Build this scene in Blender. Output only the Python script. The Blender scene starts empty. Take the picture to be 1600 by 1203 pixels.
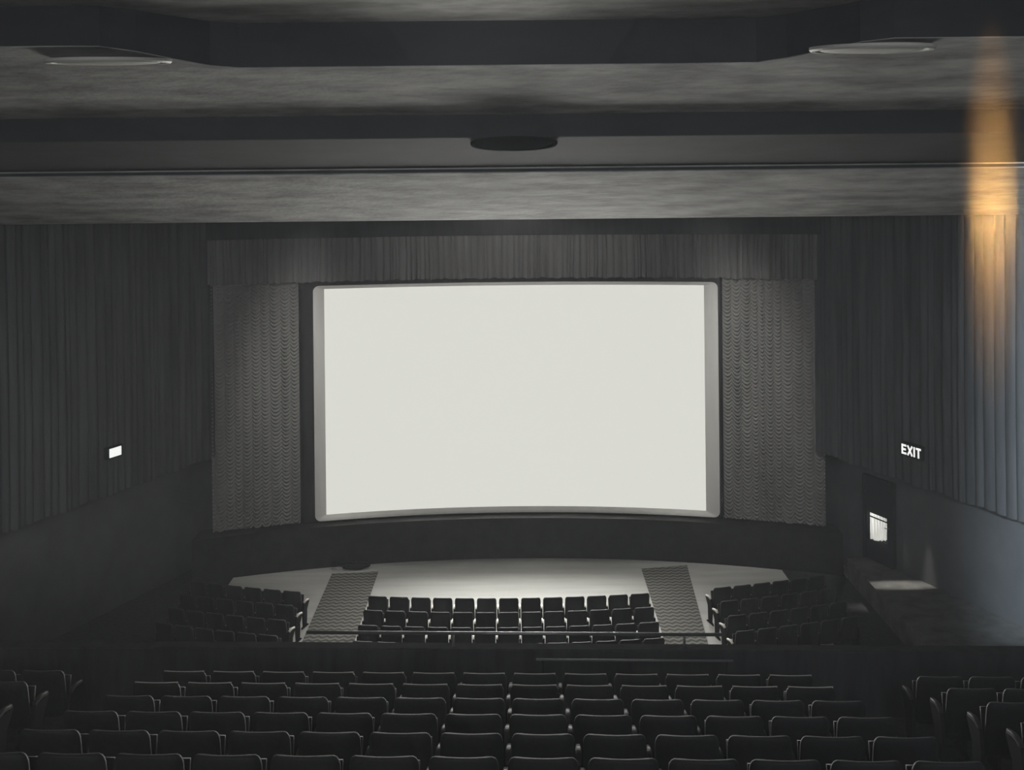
import bpy, bmesh, math, random
from mathutils import Vector, Matrix

random.seed(7)
S = bpy.context.scene
COL = S.collection

# ------------------------------------------------------------------ camera
F = 1800.0                      # focal length in pixels of the 1600x1203 frame
HY = 300.0                      # the horizon's row in the frame (falling-front lens)
CAMZ = 10.3
ROLL = -0.010
cam_d = bpy.data.cameras.new('camera')
cam = bpy.data.objects.new('camera', cam_d); COL.objects.link(cam)
cam_d.sensor_width = 36.0
cam_d.lens = F / 1600.0 * 36.0
cam_d.shift_y = -(601.5 - HY) / 1600.0
cam_d.clip_start = 0.05; cam_d.clip_end = 200
CM = Matrix.Translation((0, 0, CAMZ)) @ Matrix.Rotation(math.pi/2, 4, 'X') @ Matrix.Rotation(ROLL, 4, 'Z')
cam.matrix_world = CM
S.camera = cam

def at(px, py, Y):
    """The point of the place seen at pixel (px, py) whose depth is Y."""
    d = CM.to_3x3() @ Vector(((px-800)/F, -(py-HY)/F, -1))
    return Vector((d.x*Y/d.y, Y, CAMZ + d.z*Y/d.y))

# ------------------------------------------------------------------ colour management, world
S.view_settings.view_transform = 'Standard'
S.view_settings.look = 'None'
S.view_settings.exposure = 0.0
S.view_settings.gamma = 1.0
S.view_settings.use_curve_mapping = False
W = bpy.data.worlds.new('world'); S.world = W; W.use_nodes = True
W.node_tree.nodes['Background'].inputs[0].default_value = (0.9, 0.95, 1.0, 1)
W.node_tree.nodes['Background'].inputs[1].default_value = 0.01
_v = W.node_tree.nodes.new('ShaderNodeVolumeScatter')      # thin haze added to lift the dark tones evenly
_v.inputs['Density'].default_value = 0.0022
_v.inputs['Anisotropy'].default_value = -0.5
W.node_tree.links.new(_v.outputs[0], W.node_tree.nodes['World Output'].inputs['Volume'])

def aim(o, loc, target):
    o.location = loc
    o.rotation_euler = (Vector(target) - Vector(loc)).to_track_quat('-Z', 'Y').to_euler()

def area(name, loc, target, sx, sy, power, col=(1, 1, 1), spread=180):
    d = bpy.data.lights.new(name, 'AREA'); d.shape = 'RECTANGLE'
    d.size = sx; d.size_y = sy; d.energy = power; d.color = col; d.spread = math.radians(spread)
    o = bpy.data.objects.new(name, d); COL.objects.link(o); aim(o, loc, target); return o

def spot(name, loc, target, power, angle, blend=1.0, col=(1, 1, 1), rad=0.05, sq=(1, 1)):
    d = bpy.data.lights.new(name, 'SPOT'); d.energy = power; d.spot_size = math.radians(angle)
    d.spot_blend = blend; d.color = col; d.shadow_soft_size = rad
    o = bpy.data.objects.new(name, d); COL.objects.link(o); aim(o, loc, target)
    o.scale = (sq[0], sq[1], 1); return o

# the curved screen wall: an arc that bows away from the hall
R_ARC = 21.6
YC = 33.0
CX = 0.06
def arc_y(x):
    x -= CX
    return YC - (R_ARC - math.sqrt(R_ARC**2 - x*x))
SCR_L, SCR_R = -5.30, 5.36
SCR_B, SCR_T = 1.30, 7.63

# light of the lit screen, five panels along its curve
NP = 5
for i in range(NP):
    xa = SCR_L + (SCR_R-SCR_L)*i/NP; xb = SCR_L + (SCR_R-SCR_L)*(i+1)/NP
    xm = (xa+xb)/2
    p = Vector((xm, (arc_y(xa)+arc_y(xb))/2 - 0.05, (SCR_B+SCR_T)/2))
    t = Vector((xb-xa, arc_y(xb)-arc_y(xa), 0)).normalized()
    n = Vector((t.y, -t.x, 0))
    area('screen_light', p, p+n, (xb-xa), SCR_T-SCR_B-0.05, (105, 245, 270, 245, 105)[i], (1, 0.99, 0.95), 99)

# added fill behind the balcony and at both sides, lifting dark surfaces
area('back_fill', (0, -5, 11.0), (0, 20, 9.5), 16, 2.4, 118, (0.93, 0.97, 1.0), 50)
area('back_fill_left', (-7, -5, 9.0), (-14, 20, 3.5), 5, 4.0, 170, (0.98, 1.0, 0.98), 36)
area('back_fill_right', (7, -5, 9.0), (14, 20, 3.5), 5, 4.0, 200, (0.93, 0.98, 1.0), 36)
spot('balcony_fill', (-3.0, 0.5, 11.2), (-4.0, 9.0, 5.5), 650, 75, 1.0, (1.0, 1.0, 0.98), 0.5)  # added fill over the seats at both sides, no lamp known here
spot('balcony_fill', (3.6, 0.5, 11.2), (4.4, 9.0, 5.5), 650, 70, 1.0, (0.93, 0.98, 1.0), 0.5)
# unseen lamps added to brighten the valance and side curtains
spot('valance_fill', (0, 25.0, 10.1), (0, 32.6, 8.5), 700, 78, 1.0, (1, 0.99, 0.95), 0.3, (1.0, 0.35))
spot('curtain_fill', (-4.6, 26.6, 9.9), (-5.8, 32, 4.6), 850, 80, 1.0, (1, 0.99, 0.95), 0.4, (0.46, 0.80))
spot('curtain_fill', (4.6, 26.6, 9.9), (6.1, 32, 4.6), 1000, 80, 1.0, (1, 0.99, 0.95), 0.4, (0.52, 0.80))
# unseen lamp added to brighten the highest ceiling panel
spot('ceiling_fill', (-0.4, 12.6, 10.8), (-0.4, 11.9, 12.5), 42, 165, 1.0, (1, 0.99, 0.95), 0.3, (1.0, 1.0))
# added lamps imitating a bluish edge and golden streak of glare, right side
spot('cool_glare_fill', (2.5, -1.0, 10.6), at(1670, 700, 26), 58000, 62, 1.0, (0.72, 0.88, 1.0), 0.3, (0.15, 1.9))
spot('warm_glare_fill', at(1551, 325, 2.2), at(1551, 335, 24.5), 10500, 23, 1.0, (1.0, 0.52, 0.16), 0.05, (0.15, 1.0))

# ------------------------------------------------------------------ materials
def mat(name, col, rough=0.8, spec=0.2, noise=None, bump=None, metal=0.0, emit=None, estr=0.0, sheen=0.0):
    m = bpy.data.materials.new(name); m.use_nodes = True
    nt = m.node_tree; b = nt.nodes['Principled BSDF']
    b.inputs['Base Color'].default_value = (*col, 1)
    b.inputs['Roughness'].default_value = rough
    b.inputs['Specular IOR Level'].default_value = spec
    b.inputs['Metallic'].default_value = metal
    if sheen: b.inputs['Sheen Weight'].default_value = sheen
    if emit:
        b.inputs['Emission Color'].default_value = (*emit, 1)
        b.inputs['Emission Strength'].default_value = estr
    tc = nt.nodes.new('ShaderNodeTexCoord')
    if noise:                    # (scale xyz, detail, low factor, high factor)
        sc, det, lo, hi = noise
        mp = nt.nodes.new('ShaderNodeMapping'); mp.inputs['Scale'].default_value = sc
        nt.links.new(tc.outputs['Object'], mp.inputs['Vector'])
        n = nt.nodes.new('ShaderNodeTexNoise'); n.inputs['Scale'].default_value = 1.0
        n.inputs['Detail'].default_value = det; n.inputs['Roughness'].default_value = 0.62
        nt.links.new(mp.outputs[0], n.inputs['Vector'])
        r = nt.nodes.new('ShaderNodeValToRGB')
        r.color_ramp.elements[0].position = 0.32; r.color_ramp.elements[1].position = 0.68
        r.color_ramp.elements[0].color = (*[c*lo for c in col], 1)
        r.color_ramp.elements[1].color = (*[min(1, c*hi) for c in col], 1)
        nt.links.new(n.outputs['Fac'], r.inputs[0])
        nt.links.new(r.outputs[0], b.inputs['Base Color'])
    if bump:                     # (scale, strength, distance)
        n2 = nt.nodes.new('ShaderNodeTexNoise'); n2.inputs['Scale'].default_value = bump[0]
        n2.inputs['Detail'].default_value = 4
        nt.links.new(tc.outputs['Object'], n2.inputs['Vector'])
        bp = nt.nodes.new('ShaderNodeBump'); bp.inputs['Strength'].default_value = bump[1]
        bp.inputs['Distance'].default_value = bump[2]
        nt.links.new(n2.outputs['Fac'], bp.inputs['Height'])
        nt.links.new(bp.outputs[0], b.inputs['Normal'])
    return m

M = {}
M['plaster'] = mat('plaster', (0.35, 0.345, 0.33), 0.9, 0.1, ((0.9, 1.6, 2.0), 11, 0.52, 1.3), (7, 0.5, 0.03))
M['riser'] = mat('riser_shade', (0.045, 0.047, 0.050), 0.85, 0.1, ((0.4, 1, 2), 6, 0.85, 1.15))  # dark colour carries the shade of the unlit risers
M['drape'] = mat('dark_drape', (0.055, 0.056, 0.059), 0.9, 0.05, ((3, 3, 0.25), 5, 0.7, 1.3))
M['valance'] = mat('valance_cloth', (0.13, 0.128, 0.122), 0.9, 0.05, ((4, 4, 0.3), 5, 0.8, 1.15))
M['swag'] = mat('festoon_cloth', (0.17, 0.167, 0.157), 0.55, 0.3, ((1.2, 1.2, 0.3), 3, 0.85, 1.1))
M['black'] = mat('black_cloth', (0.028, 0.028, 0.029), 0.9, 0.05, ((6, 6, 1), 4, 0.8, 1.3))
M['stage'] = mat('stage_black', (0.016, 0.015, 0.0145), 0.85, 0.1, ((3, 3, 3), 6, 0.7, 1.5))
M['wall'] = mat('wall_dark', (0.075, 0.075, 0.078), 0.9, 0.05, ((1, 1, 1), 6, 0.85, 1.15))
M['floor'] = mat('floor_pale', (0.62, 0.61, 0.57), 0.6, 0.25, ((0.5, 3.0, 1), 8, 0.85, 1.08), (20, 0.15, 0.01))
M['bfloor'] = mat('carpet_and_floor_shade', (0.045, 0.045, 0.046), 0.95, 0.02, ((9, 9, 9), 4, 0.8, 1.2))
M['seat'] = mat('seat_cloth', (0.013, 0.013, 0.0135), 0.7, 0.25, ((20, 20, 20), 3, 0.8, 1.2), (160, 0.2, 0.002))
M['shell'] = mat('seat_back_shell', (0.020, 0.020, 0.021), 0.55, 0.25)
M['iron'] = mat('seat_iron', (0.015, 0.015, 0.015), 0.95, 0.03)
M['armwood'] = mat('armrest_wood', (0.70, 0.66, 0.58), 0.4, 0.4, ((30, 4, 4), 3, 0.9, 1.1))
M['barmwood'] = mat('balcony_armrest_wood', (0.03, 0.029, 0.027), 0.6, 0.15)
M['metal'] = mat('painted_metal', (0.10, 0.10, 0.10), 0.45, 0.4)
M['steel'] = mat('rail_steel', (0.05, 0.05, 0.05), 0.28, 0.9)
M['glint'] = mat('seat_highlight', (0.42, 0.40, 0.36), 0.4, 0.5)
M['dull'] = mat('landing_floor', (0.11, 0.107, 0.10), 0.9, 0.1, ((2, 2, 2), 5, 0.7, 1.3))
M['fixture'] = mat('fixture_dark', (0.018, 0.019, 0.021), 1.0, 0.0)
M['fixture_pale'] = mat('fixture_pale', (0.50, 0.49, 0.45), 0.6, 0.3)
M['screen'] = mat('screen_lit', (0.0, 0.0, 0.0), 1.0, 0.0, emit=(0.71, 0.71, 0.655), estr=1.0)
M['margin'] = mat('screen_margin_cloth', (0.62, 0.60, 0.57), 0.9, 0.05, ((3, 3, 0.5), 3, 0.94, 1.04))
M['sign_lit'] = mat('sign_glow', (0.5, 0.5, 0.5), 0.6, 0.1, emit=(0.86, 0.87, 0.84), estr=1.0)
M['white_cloth'] = mat('white_curtain', (0.85, 0.85, 0.80), 0.9, 0.05, emit=(0.80, 0.80, 0.76), estr=0.38)

def carpet_mat():
    m = mat('patterned_carpet', (0.10, 0.098, 0.09), 0.95, 0.03)
    nt = m.node_tree; b = nt.nodes['Principled BSDF']
    tc = nt.nodes.new('ShaderNodeTexCoord')
    sp = nt.nodes.new('ShaderNodeSeparateXYZ'); nt.links.new(tc.outputs['Object'], sp.inputs[0])
    def math_(op, a, bb=None):
        n = nt.nodes.new('ShaderNodeMath'); n.operation = op
        for i, v in enumerate((a, bb)):
            if v is None: continue
            if isinstance(v, (int, float)): n.inputs[i].default_value = v
            else: nt.links.new(v, n.inputs[i])
        return n.outputs[0]
    zig = math_('MULTIPLY', math_('PINGPONG', sp.outputs['X'], 0.10), 0.9)
    v = math_('ADD', sp.outputs['Y'], zig)
    band = math_('SINE', math_('MULTIPLY', v, 2*math.pi/0.22))
    r = nt.nodes.new('ShaderNodeValToRGB')
    r.color_ramp.elements[0].position = 0.35; r.color_ramp.elements[1].position = 0.75
    r.color_ramp.elements[0].color = (0.12, 0.117, 0.106, 1)
    r.color_ramp.elements[1].color = (0.31, 0.30, 0.27, 1)
    nt.links.new(math_('ADD', math_('MULTIPLY', band, 0.5), 0.5), r.inputs[0])
    nt.links.new(r.outputs[0], b.inputs['Base Color'])
    return m
M['carpet'] = carpet_mat()

# ------------------------------------------------------------------ mesh helpers
class MB:
    def __init__(s): s.v = []; s.f = []
    def box(s, c, d, rot=None):
        n = len(s.v); c = Vector(c)
        for x in (-.5, .5):
            for y in (-.5, .5):
                for z in (-.5, .5):
                    p = Vector((x*d[0], y*d[1], z*d[2]))
                    if rot is not None: p = rot @ p
                    s.v.append(c+p)
        for q in ((0,1,3,2),(4,6,7,5),(0,4,5,1),(2,3,7,6),(0,2,6,4),(1,5,7,3)):
            s.f.append([n+i for i in q])
        return s
    def tube(s, pts, r, k=12, caps=True):
        pts = [Vector(p) for p in pts]; n0 = len(s.v)
        for i, p in enumerate(pts):
            a = pts[max(0, i-1)]; b = pts[min(len(pts)-1, i+1)]
            t = (b-a).normalized()
            u = t.cross(Vector((0, 0, 1)))
            if u.length < 1e-3: u = t.cross(Vector((1, 0, 0)))
            u.normalize(); w = t.cross(u).normalized()
            for j in range(k):
                an = 2*math.pi*j/k
                s.v.append(p + (u*math.cos(an) + w*math.sin(an))*r)
        for i in range(len(pts)-1):
            for j in range(k):
                s.f.append([n0+i*k+j, n0+i*k+(j+1) % k, n0+(i+1)*k+(j+1) % k, n0+(i+1)*k+j])
        if caps:
            s.f.append([n0+j for j in range(k)][::-1]); e = n0+(len(pts)-1)*k
            s.f.append([e+j for j in range(k)])
        return s
    def grid(s, nu, nv, fn, closed_u=False):
        n0 = len(s.v)
        for i in range(nu):
            for j in range(nv): s.v.append(Vector(fn(i/(nu-1) if not closed_u else i/nu, j/(nv-1))))
        for i in range(nu if closed_u else nu-1):
            for j in range(nv-1):
                a = n0+i*nv+j; b = n0+((i+1) % nu)*nv+j
                s.f.append([a, b, b+1, a+1])
        return s
    def prism(s, outline, lo, hi, axis):
        """outline: 2-D loop; extruded along axis ('x','y','z') from lo to hi."""
        n0 = len(s.v); k = len(outline)
        for t in (lo, hi):
            for a, b in outline:
                s.v.append(Vector({'x': (t, a, b), 'y': (a, t, b), 'z': (a, b, t)}[axis]))
        for j in range(k):
            s.f.append([n0+j, n0+(j+1) % k, n0+k+(j+1) % k, n0+k+j])
        s.f.append([n0+j for j in range(k)][::-1]); s.f.append([n0+k+j for j in range(k)])
        return s
    def build(s, name, m, parent=None, smooth=False, bevel=0.0, solid=0.0, label=None, segs=2):
        me = bpy.data.meshes.new(name); me.from_pydata([tuple(v) for v in s.v], [], s.f); me.update()
        bm = bmesh.new(); bm.from_mesh(me)
        bmesh.ops.recalc_face_normals(bm, faces=bm.faces)
        bm.to_mesh(me); bm.free()
        me.materials.append(m)
        if smooth:
            for p in me.polygons: p.use_smooth = True
        o = bpy.data.objects.new(name, me); COL.objects.link(o)
        if parent is not None: o.parent = parent
        if solid:
            md = o.modifiers.new('solid', 'SOLIDIFY'); md.thickness = solid; md.offset = 0
        if bevel:
            md = o.modifiers.new('bevel', 'BEVEL'); md.width = bevel; md.segments = segs; md.limit_method = 'ANGLE'
        if label: o['label'] = label
        return o

def tag(o, label, cat, group=None, kind=None):
    o['label'] = label; o['category'] = cat
    if group: o['group'] = group
    if kind: o['kind'] = kind
    return o
def struct(o, label=None):
    o['kind'] = 'structure'
    if label: o['label'] = label
    return o
def empty(name, loc=(0, 0, 0), rz=0.0):
    o = bpy.data.objects.new(name, None); o.empty_display_size = 0.1
    o.location = loc; o.rotation_euler = (0, 0, rz); COL.objects.link(o); return o
def copy_tree(o, parent=None):
    c = o.copy(); COL.objects.link(c); c.parent = parent
    for ch in list(o.children): copy_tree(ch, c)
    return c

# ------------------------------------------------------------------ shell: floor, walls
WX = lambda Y, s: s*(20.1 - 0.38*Y)            # splayed draped side wall, s = -1 / +1
struct(MB().box((0, 17, -0.1), (30, 36, 0.2)).build('floor', M['floor']), 'pale smooth hall floor in front of the screen')
struct(MB().box((0, 34.6, 5.3), (24, 0.2, 10.6)).build('wall_front', M['black']), 'dark wall behind the screen')

def wall_side(s, side):
    off = 0.18
    n = Vector((1, 0.38, 0)).normalized()*s          # outward
    n = Vector((s*0.935, 0.355, 0))
    def pt(Y, o): return Vector((WX(Y, s), Y, 0)) + n*o
    m = MB()
    Ya, Yb = 33.6, 20.0
    # upper wall carries the drape, lower wall stands back 0.6 m under it
    for (o0, o1, z0, z1) in ((off, off+1.0, 3.2, 12.5), (off+0.6, off+1.0, 0.0, 3.2)):
        a0, b0, a1, b1 = pt(Ya, o0), pt(Yb, o0), pt(Ya, o1), pt(Yb, o1)
        m.prism([(a0.x, a0.y), (b0.x, b0.y), (b1.x, b1.y), (a1.x, a1.y)], z0, z1, 'z')
    e = pt(Yb, off)
    # straight part beside the balcony
    x0, x1 = sorted((e.x, e.x + s*0.4))
    m.prism([(x0, -6), (x1, -6), (x1, e.y+0.2), (x0, e.y+0.2)], 0, 14, 'z')
    o = m.build('wall_'+side, M['wall']); struct(o, 'dark splayed side wall of the hall')
    return pt
ptL = wall_side(-1, 'left'); ptR = wall_side(1, 'right')

# ------------------------------------------------------------------ ceiling
prof = {  # name: (far Y, far z, near Y, near z)
}
XW = 13.5
def slab_x(name, y0, z0, y1, z1, th, m, label):
    """sloping ceiling panel running across the hall, top side thick"""
    return struct(MB().prism([(y0, z0), (y1, z1), (y1, z1+th), (y0, z0+th)], -XW, XW, 'x').build(name, m), label)
z_ = lambda py, Y: CAMZ + (HY-py)*Y/F
c1a = (24.2, z_(343, 24.2)); c1b = (19.5, z_(270, 19.5))
c2a = (19.5, z_(262, 19.5)); c2b = (17.0, z_(215, 17.0))
c3a = (17.0, z_(178, 17.0)); c3b = (13.5, z_(101, 13.5)); 
sl3 = (c3b[1]-c3a[1])/(c3a[0]-c3b[0])
c3s = (12.3, c3a[1] + sl3*(17.0-12.3))
c4a = (13.5, z_(32, 13.5)); c4b = (-5.5, z_(32, 13.5)+0.35)
# lowest panel with the beam end over the drapes
m = MB()
m.prism([c1a, c1b, (c1b[0], c1b[1]+0.6), (c1a[0], c1b[1]+0.6)], -XW, XW, 'x')
struct(m.build('ceiling', M['plaster']), 'lowest sloping plaster ceiling panel nearest the screen')
# recess ceiling above the drapes
struct(MB().box((0, 29.6, 10.72), (26, 10.7, 0.2)).build('ceiling', M['black']), 'dark ceiling over the screen recess')
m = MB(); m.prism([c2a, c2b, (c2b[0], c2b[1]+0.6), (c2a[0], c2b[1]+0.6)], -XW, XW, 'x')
struct(m.build('ceiling', mat('plaster_shaded', (0.048, 0.048, 0.046), 0.9, 0.1, ((0.7, 0.9, 2), 8, 0.8, 1.2))), 'narrow grey ceiling panel')  # darker plaster copy, the panel's weaker light put into its colour
def step_y(x):                   # plan of the ceiling step: it bends towards the balcony at both sides
    t = min(1, max(0, (abs(x+0.2)-3.0)/1.3)); t = t*t*(3-2*t)
    return c3b[0] + (c3s[0]-c3b[0])*t
NX = 90
def xs_(u): return -XW+2*XW*u
def c3z(y): return c3a[1] + sl3*(c3a[0]-y)
m = MB().grid(NX, 2, lambda u, v: (xs_(u), c3a[0]+(step_y(xs_(u))-c3a[0])*v, c3z(c3a[0]+(step_y(xs_(u))-c3a[0])*v)))
struct(m.build('ceiling', M['plaster'], solid=0.02), 'broad mottled plaster ceiling panel')
m = MB(); m.prism([c4a, c4b, (c4b[0], c4b[1]+0.3), (c4a[0], c4b[1]+0.3)], -XW, XW, 'x')
struct(m.build('ceiling', M['plaster']), 'highest plaster ceiling over the balcony')
# dark risers between the panels
def riser(y, z0, z1, xa=-XW, xb=XW, t=0.05):
    return MB().box(((xa+xb)/2, y-t/2, (z0+z1)/2), (xb-xa, t, z1-z0))
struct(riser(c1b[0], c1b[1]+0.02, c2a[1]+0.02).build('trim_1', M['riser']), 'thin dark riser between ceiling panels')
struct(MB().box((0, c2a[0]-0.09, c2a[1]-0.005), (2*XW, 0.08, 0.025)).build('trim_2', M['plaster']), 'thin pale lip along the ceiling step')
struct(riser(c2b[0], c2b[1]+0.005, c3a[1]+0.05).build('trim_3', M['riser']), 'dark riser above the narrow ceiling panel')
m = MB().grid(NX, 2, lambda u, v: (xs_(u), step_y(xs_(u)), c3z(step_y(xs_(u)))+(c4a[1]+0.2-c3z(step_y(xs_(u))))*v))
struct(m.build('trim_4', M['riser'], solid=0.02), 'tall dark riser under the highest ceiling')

# round ceiling fixtures
def round_fixture(name, c, r, tilt, m1, m2, label):
    root = empty(name, c); root.rotation_euler = (tilt, 0, 0)
    tag(root, label, 'ceiling fixture', None)
    k = 48
    def lathe(prof_):
        mb = MB(); mb.grid(k, len(prof_), lambda u, v: (lambda q: (q[0]*math.cos(2*math.pi*u), q[0]*math.sin(2*math.pi*u), q[1]))(prof_[round(v*(len(prof_)-1))]), closed_u=True)
        return mb
    lathe([(0.001, 0.0), (r, 0.0), (r, -0.03), (r*0.97, -0.05), (r*0.9, -0.045), (r*0.88, -0.02), (0.001, -0.02)]).build('trim_ring', m1, root, smooth=False)
    lathe([(r*0.87, -0.021), (r*0.8, -0.045), (r*0.5, -0.06), (0.001, -0.065)]).build('diffuser', m2, root, smooth=True)
    return root
pc = at(803, 214, 17.15)
round_fixture('ceiling_fixture', (pc.x, 17.2, c2b[1]-0.06), 0.65, -0.095, M['fixture'], M['fixture'],
              'dark round ceiling fixture in the middle above the screen')
for px, py, w_, lab in ((170, 90, 190, 'pale round ceiling fixture high on the left'), (1362, 64, 190, 'pale round ceiling fixture high on the right')):
    Y = 12.75 if px < 800 else 12.5; p = at(px, py, Y)
    round_fixture('ceiling_fixture', (p.x, Y, c3a[1]+sl3*(17-Y)-0.05), w_/2*Y/F, 0.08 if px < 800 else 0.06, M['fixture_pale'], M['fixture_pale'], lab)

# ------------------------------------------------------------------ screen
scr = empty('cinema_screen', (0, 0, 0))
tag(scr, 'large bright curved cinema screen at the end of the hall', 'screen')
MB().grid(49, 2, lambda u, v: (SCR_L+(SCR_R-SCR_L)*u, arc_y(SCR_L+(SCR_R-SCR_L)*u), SCR_B+(SCR_T-SCR_B)*v)).build('screen_surface', M['screen'], scr, smooth=True)
def ring_pts(l, r, b, t, rad, n=24, nc=5):
    P = []
    def line(a, c):
        for i in range(n): P.append((a[0]+(c[0]-a[0])*i/n, a[1]+(c[1]-a[1])*i/n))
    def corner(cx, cz, a0):
        for i in range(nc):
            a = a0 + math.pi/2*i/nc
            P.append((cx+rad*math.cos(a), cz+rad*math.sin(a)))
    line((l+rad, b), (r-rad, b)); corner(r-rad, b+rad, -math.pi/2)
    line((r, b+rad), (r, t-rad)); corner(r-rad, t-rad, 0)
    line((r-rad, t), (l+rad, t)); corner(l+rad, t-rad, math.pi/2)
    line((l, t-rad), (l, b+rad)); corner(l+rad, b+rad, math.pi)
    return P
def ring_surface(name, m, rings, parent):
    mb = MB(); n = None
    for (ol, orr, ob, ot, rad, dep) in rings:
        P = ring_pts(SCR_L-ol, SCR_R+orr, SCR_B-ob, SCR_T+ot, rad)
        n = len(P)
        for x, z in P: mb.v.append(Vector((x, arc_y(x)-dep, z)))
    for i in range(len(rings)-1):
        for j in range(n):
            mb.f.append([i*n+j, i*n+(j+1) % n, (i+1)*n+(j+1) % n, (i+1)*n+j])
    return mb.build(name, m, parent, smooth=True)
ring_surface('screen_margin', M['margin'],
    [(0.0, 0.0, 0.0, 0.0, 0.001, 0.0), (0.015, 0.015, 0.01, 0.01, 0.02, 0.015), (0.10, 0.12, 0.05, 0.04, 0.05, 0.10), (0.18, 0.22, 0.08, 0.065, 0.09, 0.15), (0.24, 0.30, 0.11, 0.09, 0.13, 0.175), (0.27, 0.34, 0.125, 0.105, 0.16, 0.18)], scr)
ring_surface('masking_frame', M['black'],
    [(0.27, 0.34, 0.125, 0.105, 0.16, 0.18), (0.29, 0.36, 0.14, 0.12, 0.17, 0.195), (0.46, 0.42, 0.15, 0.36, 0.02, 0.16), (0.62, 0.44, 0.16, 0.55, 0.02, 0.1), (0.62, 0.44, 0.16, 0.55, 0.02, 0.05)], scr)

# ------------------------------------------------------------------ stage below the screen
def arc_block(name, m, x0, x1, off0, off1, z0, z1, n=60):
    """block following the screen's curve, off0/off1 distances in front of it"""
    mb = MB(); 
    for i in range(n+1):
        x = x0+(x1-x0)*i/n; y = arc_y(x)
        for (o, z) in ((off1, z0), (off1, z1), (off0, z1), (off0, z0)): mb.v.append(Vector((x, y-o, z)))
    for i in range(n):
        for j in range(4):
            mb.f.append([i*4+j, i*4+(j+1) % 4, (i+1)*4+(j+1) % 4, (i+1)*4+j])
    mb.f.append([0, 1, 2, 3]); mb.f.append([n*4+j for j in (3, 2, 1, 0)])
    return mb.build(name, m, bevel=0.0)
struct(arc_block('stage', M['stage'], -8.6, 8.7, -0.3, 0.60, 0.0, 1.13), 'low black curved stage under the screen')

# ------------------------------------------------------------------ curtains
def pleats(seed, n, lo, hi):
    """random pleat centres/width -> depth function of the distance s"""
    r = random.Random(seed); xs = [0.0]
    while xs[-1] < n: xs.append(xs[-1] + r.uniform(lo, hi))
    am = [r.uniform(0.5, 1.0) for _ in xs]
    def f(s):
        for i in range(len(xs)-1):
            if s < xs[i+1]:
                t = (s-xs[i])/(xs[i+1]-xs[i])
                return am[i]*max(0.0, math.sin(math.pi*t))**0.6
        return 0.0
    return f

# valance: gathered cloth along the curve over the screen
pv = pleats(3, 20, 0.05, 0.22)
VX0, VX1 = -8.8, 8.9
def vfn(u, v):
    x = VX0+(VX1-VX0)*u; z1 = 9.10; zb = 7.86 + 0.012*math.sin(x*9)+0.01*math.sin(x*23+1)
    z = zb+(z1-zb)*v
    d = pv(x-VX0+0.01*math.sin(v*4+x))*0.13*(1-0.3*v)
    return (x, arc_y(x)-0.30-d, z)
val = MB().grid(1400, 7, vfn).build('valance', M['valance'], smooth=True)
tag(val, 'grey pleated valance hanging across above the screen', 'valance')
hb = arc_block('header_board', M['black'], -8.8, 8.9, 0.10, 0.42, 9.08, 10.62)
struct(hb, 'dark flat board above the pleated valance')
# ruched (waterfall) curtains on each side
def festoon(name, x0, x1, seed, label):
    r = random.Random(seed)
    w = []; s = 0.0
    L = abs(x1-x0)
    while s < L: w.append(s); s += r.uniform(0.17, 0.30)
    w.append(L+0.001)
    n = len(w)-1
    ph = [r.uniform(0, 1) for _ in range(n)]; am = [r.uniform(0.7, 1.0) for _ in range(n)]
    dr = [r.uniform(-0.02, 0.02) for _ in range(n)]
    zb, zt = 1.18, 7.98; P = 0.103
    def fn(u, v):
        sx = L*u; i = 0
        while i < n-1 and sx >= w[i+1]: i += 1
        t = (sx-w[i])/(w[i+1]-w[i])
        x = x0+(x1-x0)*u; z = zb+(zt-zb)*v
        col = max(0.0, math.sin(math.pi*min(1, max(0, t))))
        z0 = z + dr[i]*math.sin(z*1.3+ph[i]*6)
        sag = 0.13*am[i]*(1-(2*t-1)**2)
        q = ((z0+sag)/P+ph[i]) % 1.0
        ripple = 0.5+0.5*math.cos(2*math.pi*q)
        ripple *= (0.5+0.5*col)*(0.75+0.25*math.sin(z*0.9+ph[i]*9))
        d = 0.05*col**0.7 + 0.135*am[i]*ripple
        return (x, arc_y(x)-0.12-d, z)
    nu = int(n*13); nv = int((zt-zb)/P*8)
    o = MB().grid(nu, nv, fn).build(name, M['swag'], smooth=True)
    tag(o, label, 'curtain', 'ruched curtains beside the screen'); return o
festoon('ruched_curtain', SCR_L-0.66, -8.2, 11, 'ruched waterfall curtain left of the bright screen')
festoon('ruched_curtain', SCR_R+0.46, 8.4, 12, 'ruched waterfall curtain right of the bright screen')

# dark pleated drapes on the splayed walls
def side_drape(s, label, seed):
    Ya, Yb = 31.3, 20.3
    n = Vector((s*0.935, 0.355, 0)); L = (Ya-Yb)/0.935
    f = pleats(seed, L+1, 0.16, 0.34)
    def fn(u, v):
        Y = Ya+(Yb-Ya)*u
        z0 = 3.2+0.02*math.sin(Y*5); z = z0+(10.55-z0)*v
        p = Vector((WX(Y, s), Y, z)) - n*(0.14*f(L*u+0.02*math.sin(v*5))*(1-0.2*v))
        return p
    o = MB().grid(900, 8, fn).build('wall_drape', M['drape'], smooth=True)
    return tag(o, label, 'drape', 'dark drapes on the side walls')
side_drape(-1, 'dark pleated drape on the left wall behind the blank lit sign', 21)
side_drape(1, 'dark pleated drape on the right wall behind the EXIT sign', 22)

for s, a, b in ((-1, -14.0, -7.6), (1, 7.2, 8.75)):
    struct(MB().box(((a+b)/2, 22, 0.006), (b-a, 23, 0.012)).build('floor', M['bfloor']), 'darkened floor sheet with painted shade beside the %s wall' % ('left' if s < 0 else 'right'))  # sheets added so the side floor's shade sits in their colour
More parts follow.
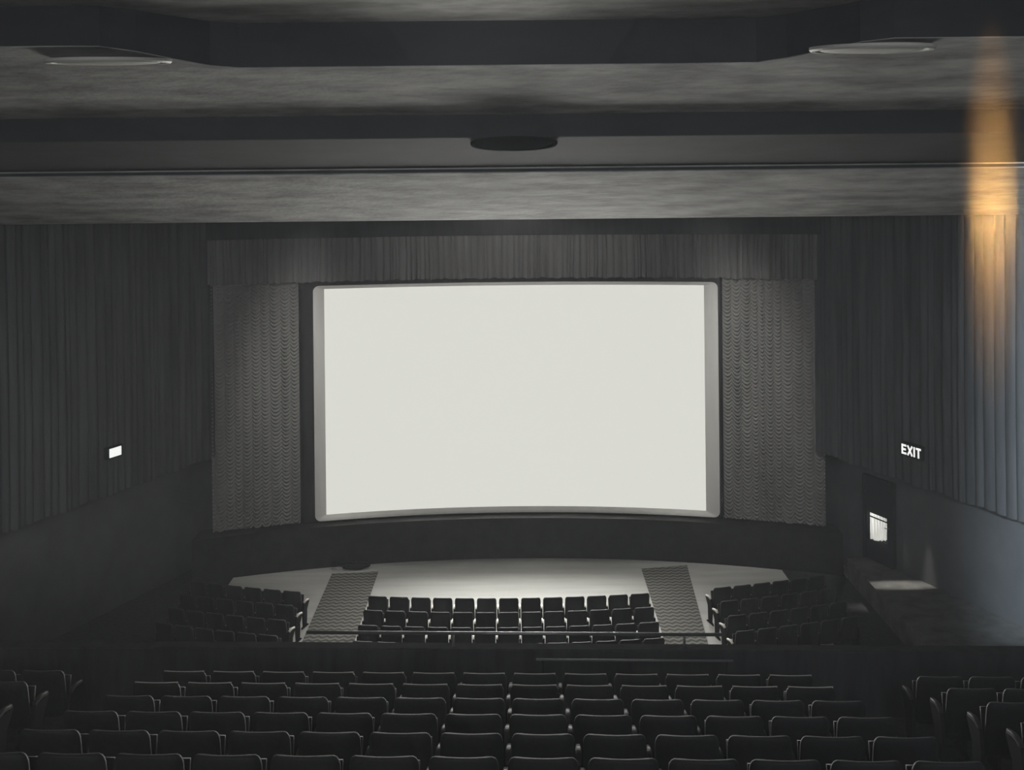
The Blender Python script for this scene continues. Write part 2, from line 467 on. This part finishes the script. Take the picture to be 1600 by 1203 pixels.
# ------------------------------------------------------------------ aisle carpets
def strip(name, pts, z, label):
    m = MB(); m.prism([(p[0], p[1]) for p in pts], z-0.012, z, 'z')
    return tag(m.build(name, M['carpet']), label, 'carpet', 'aisle carpets')
strip('aisle_carpet', [(-4.98, 31.2), (-3.74, 31.35), (-3.70, 15), (-4.80, 15)], 0.016, 'patterned carpet runner in the left aisle of the floor')
strip('aisle_carpet', [(3.42, 31.35), (4.70, 31.6), (4.30, 25.5), (4.0, 15), (3.30, 15)], 0.016, 'patterned carpet runner in the right aisle of the floor')

# ------------------------------------------------------------------ theatre seats
def rounded_back(w, z0, z1, th, lean, bulge=0.03, seed=0):
    """curved seat back: tapered with rounded top corners; local y forward"""
    m = MB(); nz, nx = 12, 11
    def outline(t):                       # half width at height t (0 bottom .. 1 top)
        hw = w/2*(0.985 + 0.015*(1-t))
        if t > 0.86:
            q = (t-0.86)/0.14; hw -= 0.035*(1-math.sqrt(max(0, 1-q*q)))+0.006*q
        return hw
    idx = {}
    for side in (0, 1):
        for j in range(nz+1):
            t = j/nz; t = 1-(1-t)**1.5
            for i in range(nx+1):
                a = i/nx*2-1
                hw = outline(t)
                x = a*hw
                edge = max(0, (abs(a)-0.8)/0.2)
                thick = th*(1-0.45*edge**2)*(1-0.4*max(0, (t-0.9)/0.1))
                y = -lean*t + 0.05*(a*a) + (thick/2 if side else -thick/2) + (bulge*math.sin(math.pi*t)*(1-a*a) if side else -0.3*bulge*(1-a*a))
                z = z0+(z1-z0)*t - 0.012*a*a*(t**6)
                idx[(side, i, j)] = len(m.v); m.v.append(Vector((x, y, z)))
    for side in (0, 1):
        for j in range(nz):
            for i in range(nx):
                m.f.append([idx[(side, i, j)], idx[(side, i+1, j)], idx[(side, i+1, j+1)], idx[(side, i, j+1)]])
    loop = [(i, 0) for i in range(nx)] + [(nx, j) for j in range(nz)] + [(i, nz) for i in range(nx, 0, -1)] + [(0, j) for j in range(nz, 0, -1)]
    for a, b in zip(loop, loop[1:]+loop[:1]):
        m.f.append([idx[(0, *a)], idx[(0, *b)], idx[(1, *b)], idx[(1, *a)]])
    return m
def cushion(w, c, L, th, ang):
    m = MB(); n = 8
    R = Matrix.Rotation(ang, 3, 'X')
    def fn(side):
        def g(u, v):
            a = u*2-1; b = v*2-1
            e = (1-a**6)*(1-b**6)
            p = Vector((a*w/2*(0.97+0.03*e), b*L/2*(0.97+0.03*e), side*th/2*(0.4+0.6*max(0, e)**0.5)))
            return Vector(c)+R @ p
        return g
    m.grid(n, n, fn(1)); m.grid(n, n, fn(-1))
    n2 = n*n
    def b_(i, j, s): return s*n2+i*n+j
    loop = [(i, 0) for i in range(n-1)]+[(n-1, j) for j in range(n-1)]+[(i, n-1) for i in range(n-1, 0, -1)]+[(0, j) for j in range(n-1, 0, -1)]
    for a, b in zip(loop, loop[1:]+loop[:1]): m.f.append([b_(*a, 0), b_(*b, 0), b_(*b, 1), b_(*a, 1)])
    return m
def arm_mb(x, w=0.050, z=0.60, y0=0.05, y1=0.34):
    m = MB(); k = 8
    P = []
    for i in range(k+1):
        t = i/k; P.append((y0+(y1-y0)*t, z+0.035*math.sin(math.pi*min(1, t*1.1))*0.6+0.01))
    for i in range(k+1):
        y, zt = P[i]; ww = w/2*(0.8+0.2*math.sin(math.pi*i/k))
        for (dx, zz) in ((-ww, zt-0.035), (-ww, zt-0.008), (-ww*0.6, zt), (ww*0.6, zt), (ww, zt-0.008), (ww, zt-0.035)):
            m.v.append(Vector((x+dx, y, zz)))
    for i in range(k):
        for j in range(6): m.f.append([i*6+j, i*6+(j+1) % 6, (i+1)*6+(j+1) % 6, (i+1)*6+j])
    m.f.append([0, 1, 2, 3, 4, 5]); m.f.append([k*6+j for j in range(6)])
    return m
def standard_mb(x):
    m = MB()
    m.prism([(-0.06, 0.0), (0.30, 0.0), (0.30, 0.02), (0.20, 0.05), (0.22, 0.40), (0.36, 0.57), (0.36, 0.595), (0.02, 0.595), (-0.02, 0.40), (0.02, 0.05), (-0.06, 0.02)], x-0.018, x+0.018, 'x')
    return m
def make_seat(pitch, top, armm, ends, arm_z=0.60, w_gap=0.053, glint=False):
    r = empty('theatre_seat')
    rounded_back(pitch-w_gap, 0.36, top, 0.055, 0.09).build('backrest', M['seat'], r, smooth=True)
    if glint:  # added strip: screen light on the back's top edge, put into pale colour
        w = pitch-w_gap-0.05
        MB().tube([(w/2*a, -0.075+0.05*a*a, top-0.004-0.012*a*a) for a in (-1, -.8, -.6, -.4, -.2, 0, .2, .4, .6, .8, 1)], 0.009, 8).build('back_highlight', M['glint'], r, smooth=True, label='added pale highlight rim along the top of the back')
    cushion(pitch-0.10, (0, 0.16, 0.55), 0.40, 0.09, math.radians(78)).build('seat_cushion', M['seat'], r, smooth=True)
    MB().tube([(-pitch/2+0.03, 0.10, 0.40), (pitch/2-0.03, 0.10, 0.40)], 0.014, 8).build('hinge_bar', M['iron'], r)
    for x in ends:
        arm_mb(x*pitch/2, z=arm_z).build('armrest', armm, r, smooth=False)
        standard_mb(x*pitch/2).build('side_frame', M['iron'], r)
    return r
ORD = ['first', 'second', 'third', 'fourth', 'fifth', 'sixth', 'seventh', 'eighth', 'ninth', 'tenth', 'eleventh', 'twelfth', 'thirteenth']
protos = {}
def seat(kind, ends, loc, rz, label, group):
    key = (kind, ends)
    if key not in protos:
        if kind == 'floor': protos[key] = make_seat(PITCH, 0.90, M['armwood'], ends)
        else: protos[key] = make_seat(BPITCH, 0.90, M['barmwood'], ends, arm_z=0.62, w_gap=0.06, glint=kind == 'balcony_highlit')
        o = protos[key]
    else: o = copy_tree(protos[key])
    o.location = loc; o.rotation_euler = (0, 0, rz)
    tag(o, label, 'seat', group)
    return o

PITCH = 0.512
XC = -0.17
RR = 21.8
def row_pt(Z0, s):                # s = arc distance from the row's middle
    a = s/RR
    return Vector((XC + RR*math.sin(a), Z0 + RR*(1-math.cos(a)), 0)), a
row_names = ['front', 'second', 'third', 'fourth']
for r_ in range(4):
    Z0 = 26.75 - 0.9*r_
    for i in range(13):
        s = (i-6)*PITCH
        p, a = row_pt(Z0, s)
        lab = 'dark theatre seat in the %s middle floor row, %s from the left aisle' % (row_names[r_], ORD[i])
        ends = (-1,) if i < 12 else (-1, 1)
        seat('floor', ends, p, a, lab, 'middle block of floor seats')
    for side, sx, n in ((-1, -5.10, 6), (1, 4.68, 6)):
        for i in range(n):
            s = sx - XC + side*(i+0.5)*PITCH
            p, a = row_pt(Z0, s)
            lab = 'dark theatre seat in the %s floor row, %s block, %s from the aisle' % (row_names[r_], 'left' if side < 0 else 'right', ORD[i])
            ends = (-1, 1) if i == 0 else (side,)
            seat('floor', ends, p, a, lab, '%s side block of floor seats' % ('left' if side < 0 else 'right'))

# ------------------------------------------------------------------ balcony
BA = 0.040                       # the balcony stands slightly turned to the camera
RB = Matrix.Rotation(-BA, 3, 'Z')
def bal(x, y, z): return RB @ Vector((x, y, z))
BPITCH = 0.56
bp = bal  # local balcony frame -> world
zpar = z_(1010, 14.0)
BZ0 = zpar - 0.78                # balcony floor at the front
def bal_box(m, c, d): m.box(bal(*c), d, RB); return m
# parapet
m = MB(); bal_box(m, (0, 14.0, (BZ0-1.0+zpar)/2), (26, 0.22, zpar-BZ0+1.0))
struct(m.build('parapet', M['black'], bevel=0.02), 'dark balcony front wall')
# stepped floor
DROW, RISE = 0.93, 0.272
ZA = z_(1052, 12.7) - 0.90       # floor under row A
m = MB()
bal_box(m, (0, 13.5, BZ0-0.15), (26, 1.2, 0.3))
for k in range(0, 17):
    y1 = 13.05 - DROW*k; z = ZA + RISE*min(k, 12)
    bal_box(m, (0, y1-DROW/2, z-0.4), (26, DROW, 0.8))
struct(m.build('floor', M['bfloor']), 'dark stepped balcony floor')
# guard rail
rail = empty('guard_rail', bal(0, 13.98, 0)); rail.rotation_euler = (0, 0, -BA)
tag(rail, 'thin metal guard rail along the top of the balcony front', 'railing')
xl = -3.13; xr = 1.92; zr = z_(991, 13.98)+0.004
MB().tube([(xl, 0, zr), (xr, 0, zr)], 0.021, 12).build('top_rail', M['steel'], rail, smooth=True)
for x in (-1.33, 1.47):
    MB().tube([(x, 0, zpar-0.005), (x, 0, zr)], 0.016, 10).build('post', M['metal'], rail, smooth=True)
lowr = empty('low_rail', bal(0, 13.40, 0)); lowr.rotation_euler = (0, 0, -BA)
tag(lowr, 'dim low bar behind the balcony front, right of centre', 'railing')
zl = z_(1031, 13.4)
MB().tube([(-0.31, 0, zl), (1.97, 0, zl)], 0.012, 10).build('bar', M['metal'], lowr, smooth=True)
for x in (-0.23, 1.89):
    MB().tube([(x, 0, BZ0), (x, 0, zl)], 0.010, 8).build('post', M['iron'], lowr)
# seats
brow = ['front', 'second', 'third', 'fourth', 'fifth', 'sixth']
for k in range(6):
    Y = 12.75 - DROW*k; z = ZA + RISE*k
    xc = -0.36 + (0.5*BPITCH if k % 2 else 0) - (0.30 if k % 2 else 0)
    for i in range(13):
        p = bal(xc + (i-6)*BPITCH - math.tan(BA)*Y, Y, z)
        if abs(p.x)/p.y > 0.50: continue
        lab = 'dark curved-back seat in the %s balcony row, %s from the left aisle' % (brow[k], ORD[i])
        ends = (-1,) if i < 12 else (-1, 1)
        seat('balcony_highlit' if k < 2 else 'balcony', ends, p, -BA, lab, 'middle block of balcony seats')
    if k < 4:
        for side in (-1, 1):
            for i in range(3):
                x = xc - math.tan(BA)*Y + side*(6.5*BPITCH + 1.05 + (i+0.5)*BPITCH)
                p = bal(x, Y, z)
                if abs(p.x)/p.y > 0.50: continue
                lab = 'dark balcony seat in the %s row, %s side block, %s from the aisle' % (brow[k], 'left' if side < 0 else 'right', ORD[i])
                ends = (-1, 1) if i == 0 else (side,)
                seat('balcony', ends, p, -BA, lab, '%s side block of balcony seats' % ('left' if side < 0 else 'right'))

# ------------------------------------------------------------------ exit signs
def wall_frame(s, px, py, off):
    """point on the splayed wall plane (moved off towards the hall) seen at px,py"""
    best = None
    for i in range(4000):
        Y = 20+14*i/4000; p = at(px, py, Y)
        d = abs(p.x - (WX(Y, s) - s*off*1.07))
        if best is None or d < best[0]: best = (d, p)
    return best[1]
def letters(mb, text, h, sw, gap, y0, y1):
    """block letters as solid strokes, centred, in the local x-z plane"""
    G = {'E': (0.50, [((0, 0), (0, 1)), ((0, 0), (1, 0)), ((0, .5), (.85, .5)), ((0, 1), (1, 1))]),
         'X': (0.56, [((0, 0), (1, 1)), ((0, 1), (1, 0))]),
         'I': (0.0, [((0, 0), (0, 1))]),
         'T': (0.52, [((.5, 0), (.5, 1)), ((0, 1), (1, 1))])}
    tot = sum(G[c][0]*h for c in text) + gap*(len(text)-1) + 0
    x = -tot/2
    for c in text:
        w, st = G[c]
        for (a, b) in st:
            ax, az = x+a[0]*w*h, (a[1]-.5)*(h-sw); bx, bz = x+b[0]*w*h, (b[1]-.5)*(h-sw)
            d = Vector((bx-ax, 0, bz-az)); L = d.length+sw
            ang = math.atan2(d.z, d.x)
            mb.box(((ax+bx)/2, (y0+y1)/2, (az+bz)/2), (L, y1-y0, sw), Matrix.Rotation(-ang, 3, 'Y'))
        x += w*h + gap
    return mb
p = wall_frame(1, 1424, 705, 0.24)
ex = empty('exit_sign', p, -math.atan2(0.935, 0.355))
tag(ex, 'small lit EXIT sign on the dark drape of the right wall', 'sign')
MB().box((0, 0.05, 0), (0.70, 0.10, 0.33)).build('sign_box', M['fixture'], ex, bevel=0.01)
letters(MB(), 'EXIT', 0.235, 0.045, 0.085, -0.012, -0.001).build('lettering', M['sign_lit'], ex, label='glowing white letters reading EXIT')
MB().box((0, 0.13, 0.0), (0.10, 0.07, 0.08)).build('bracket', M['metal'], ex)
p = wall_frame(-1, 180, 706, 0.24)
ex = empty('exit_sign', p, math.atan2(0.935, 0.355))
tag(ex, 'small blank glowing white sign on the dark drape of the left wall', 'sign')
MB().box((0, 0.05, 0), (0.54, 0.10, 0.27)).build('sign_box', M['fixture'], ex, bevel=0.01)
MB().box((0, -0.006, 0), (0.41, 0.012, 0.21)).build('lit_panel', M['sign_lit'], ex, bevel=0.003, label='plain glowing white face')
MB().box((0, 0.13, 0.0), (0.10, 0.07, 0.08)).build('bracket', M['metal'], ex)

# ------------------------------------------------------------------ side door with a lit curtained window
p = wall_frame(1, 1374, 826, -(0.18+0.6-0.05))
dr = empty('door_1', (p.x, p.y, 0.55), -math.atan2(0.935, 0.355)); struct(dr, 'dark side door with a small lit curtained window')
zc = p.z-0.55; ww, hh = 0.76, 0.74
m = MB()
dw, dh = 1.0, 2.1
m.box((-(dw+ww)/4, 0, dh/2), ((dw-ww)/2, 0.06, dh)); m.box(((dw+ww)/4, 0, dh/2), ((dw-ww)/2, 0.06, dh))
m.box((0, 0, (zc-hh/2)/2), (ww, 0.06, zc-hh/2)); m.box((0, 0, (dh+zc+hh/2)/2), (ww, 0.06, dh-zc-hh/2))
m.build('door_leaf', M['fixture'], dr)
m = MB()
for x in (-0.55, 0.55): m.box((x, 0, dh/2+0.03), (0.10, 0.14, dh+0.06))
m.box((0, 0, dh+0.05), (1.2, 0.14, 0.10)); m.build('door_frame', M['fixture'], dr, bevel=0.01)
MB().tube([(0.42, -0.03, 1.0), (0.42, -0.09, 1.0), (0.32, -0.09, 1.0)], 0.012, 8).build('door_handle', M['metal'], dr)
fr = MB()
for (x, z, a, b) in ((-ww/2, zc, 0.03, hh), (ww/2, zc, 0.03, hh), (0, zc-hh/2, ww, 0.03), (0, zc+hh/2, ww, 0.03), (0, zc+hh/2-0.12, ww, 0.022)):
    fr.box((x, -0.01, z), (a, 0.08, b))
fr.build('window_frame', M['fixture'], dr)
# white gathered curtain drawn to one side behind the pane
def cf(u, v):
    top = v
    x = -ww/2+0.02 + (ww-0.04)*u
    lo = zc-hh/2+0.02+0.17*max(0, u-0.25)*(1+0.25*math.sin(u*26))
    z = lo+(zc+hh/2-0.02-lo)*v
    x2 = x + 0.05*(1-v)*math.sin(u*5)
    return (x2, -0.012-0.022*math.sin(u*38+3*(1-v)*u)*(0.35+0.65*(1-v)), z)
MB().grid(110, 12, cf).build('window_curtain', M['white_cloth'], dr, smooth=True, label='white gathered curtain')
bpy.context.view_layer.update()
mw = dr.matrix_world
spot('window_fill', mw @ Vector((-1.3, -0.9, zc+0.7)), mw @ Vector((0, 0, zc)), 90, 26, 0.3, (1, 0.99, 0.95), 0.02, (1, 1.0))  # lamp added in front of the window to brighten its curtain
# landing beside the door
struct(MB().prism([(8.75, 20.0), (13.2, 20.0), (11.0, 26.2), (9.9, 30.4), (8.75, 30.4)], 0.0, 0.55, 'z').build('side_landing', M['dull']), 'raised landing beside the right wall')
pl = at(1400, 913, 28.6)
ll = spot('landing_fill', (9.45, 28.3, 2.9), (9.45, 28.3, 0.55), 330, 60, 0.9, (1, 0.97, 0.9), 0.05, (1.0, 0.3)); ll.rotation_euler = (0, 0, 0)  # unseen lamp added for the pool of light on the landing

# small dark bundle at the end of the left carpet
m = MB(); pb = at(548, 888, 31.4)
rr = random.Random(5)
for k in range(4):
    pts = []
    cx_, cy_ = rr.uniform(-0.25, 0.25), rr.uniform(-0.06, 0.06)
    for i in range(25):
        a = 2*math.pi*i/24
        pts.append((cx_+(0.30+0.03*math.sin(3*a+k))*math.cos(a), cy_+0.17*math.sin(a), 0.05+0.03*k+0.01*math.sin(2*a)))
    m.tube(pts, 0.03, 7, caps=False)
o = m.build('cable_coil', M['black'], smooth=True); o.location = (pb.x, 31.62, 0)
tag(o, 'low dark coiled bundle on the floor at the far end of the left carpet', 'cable')
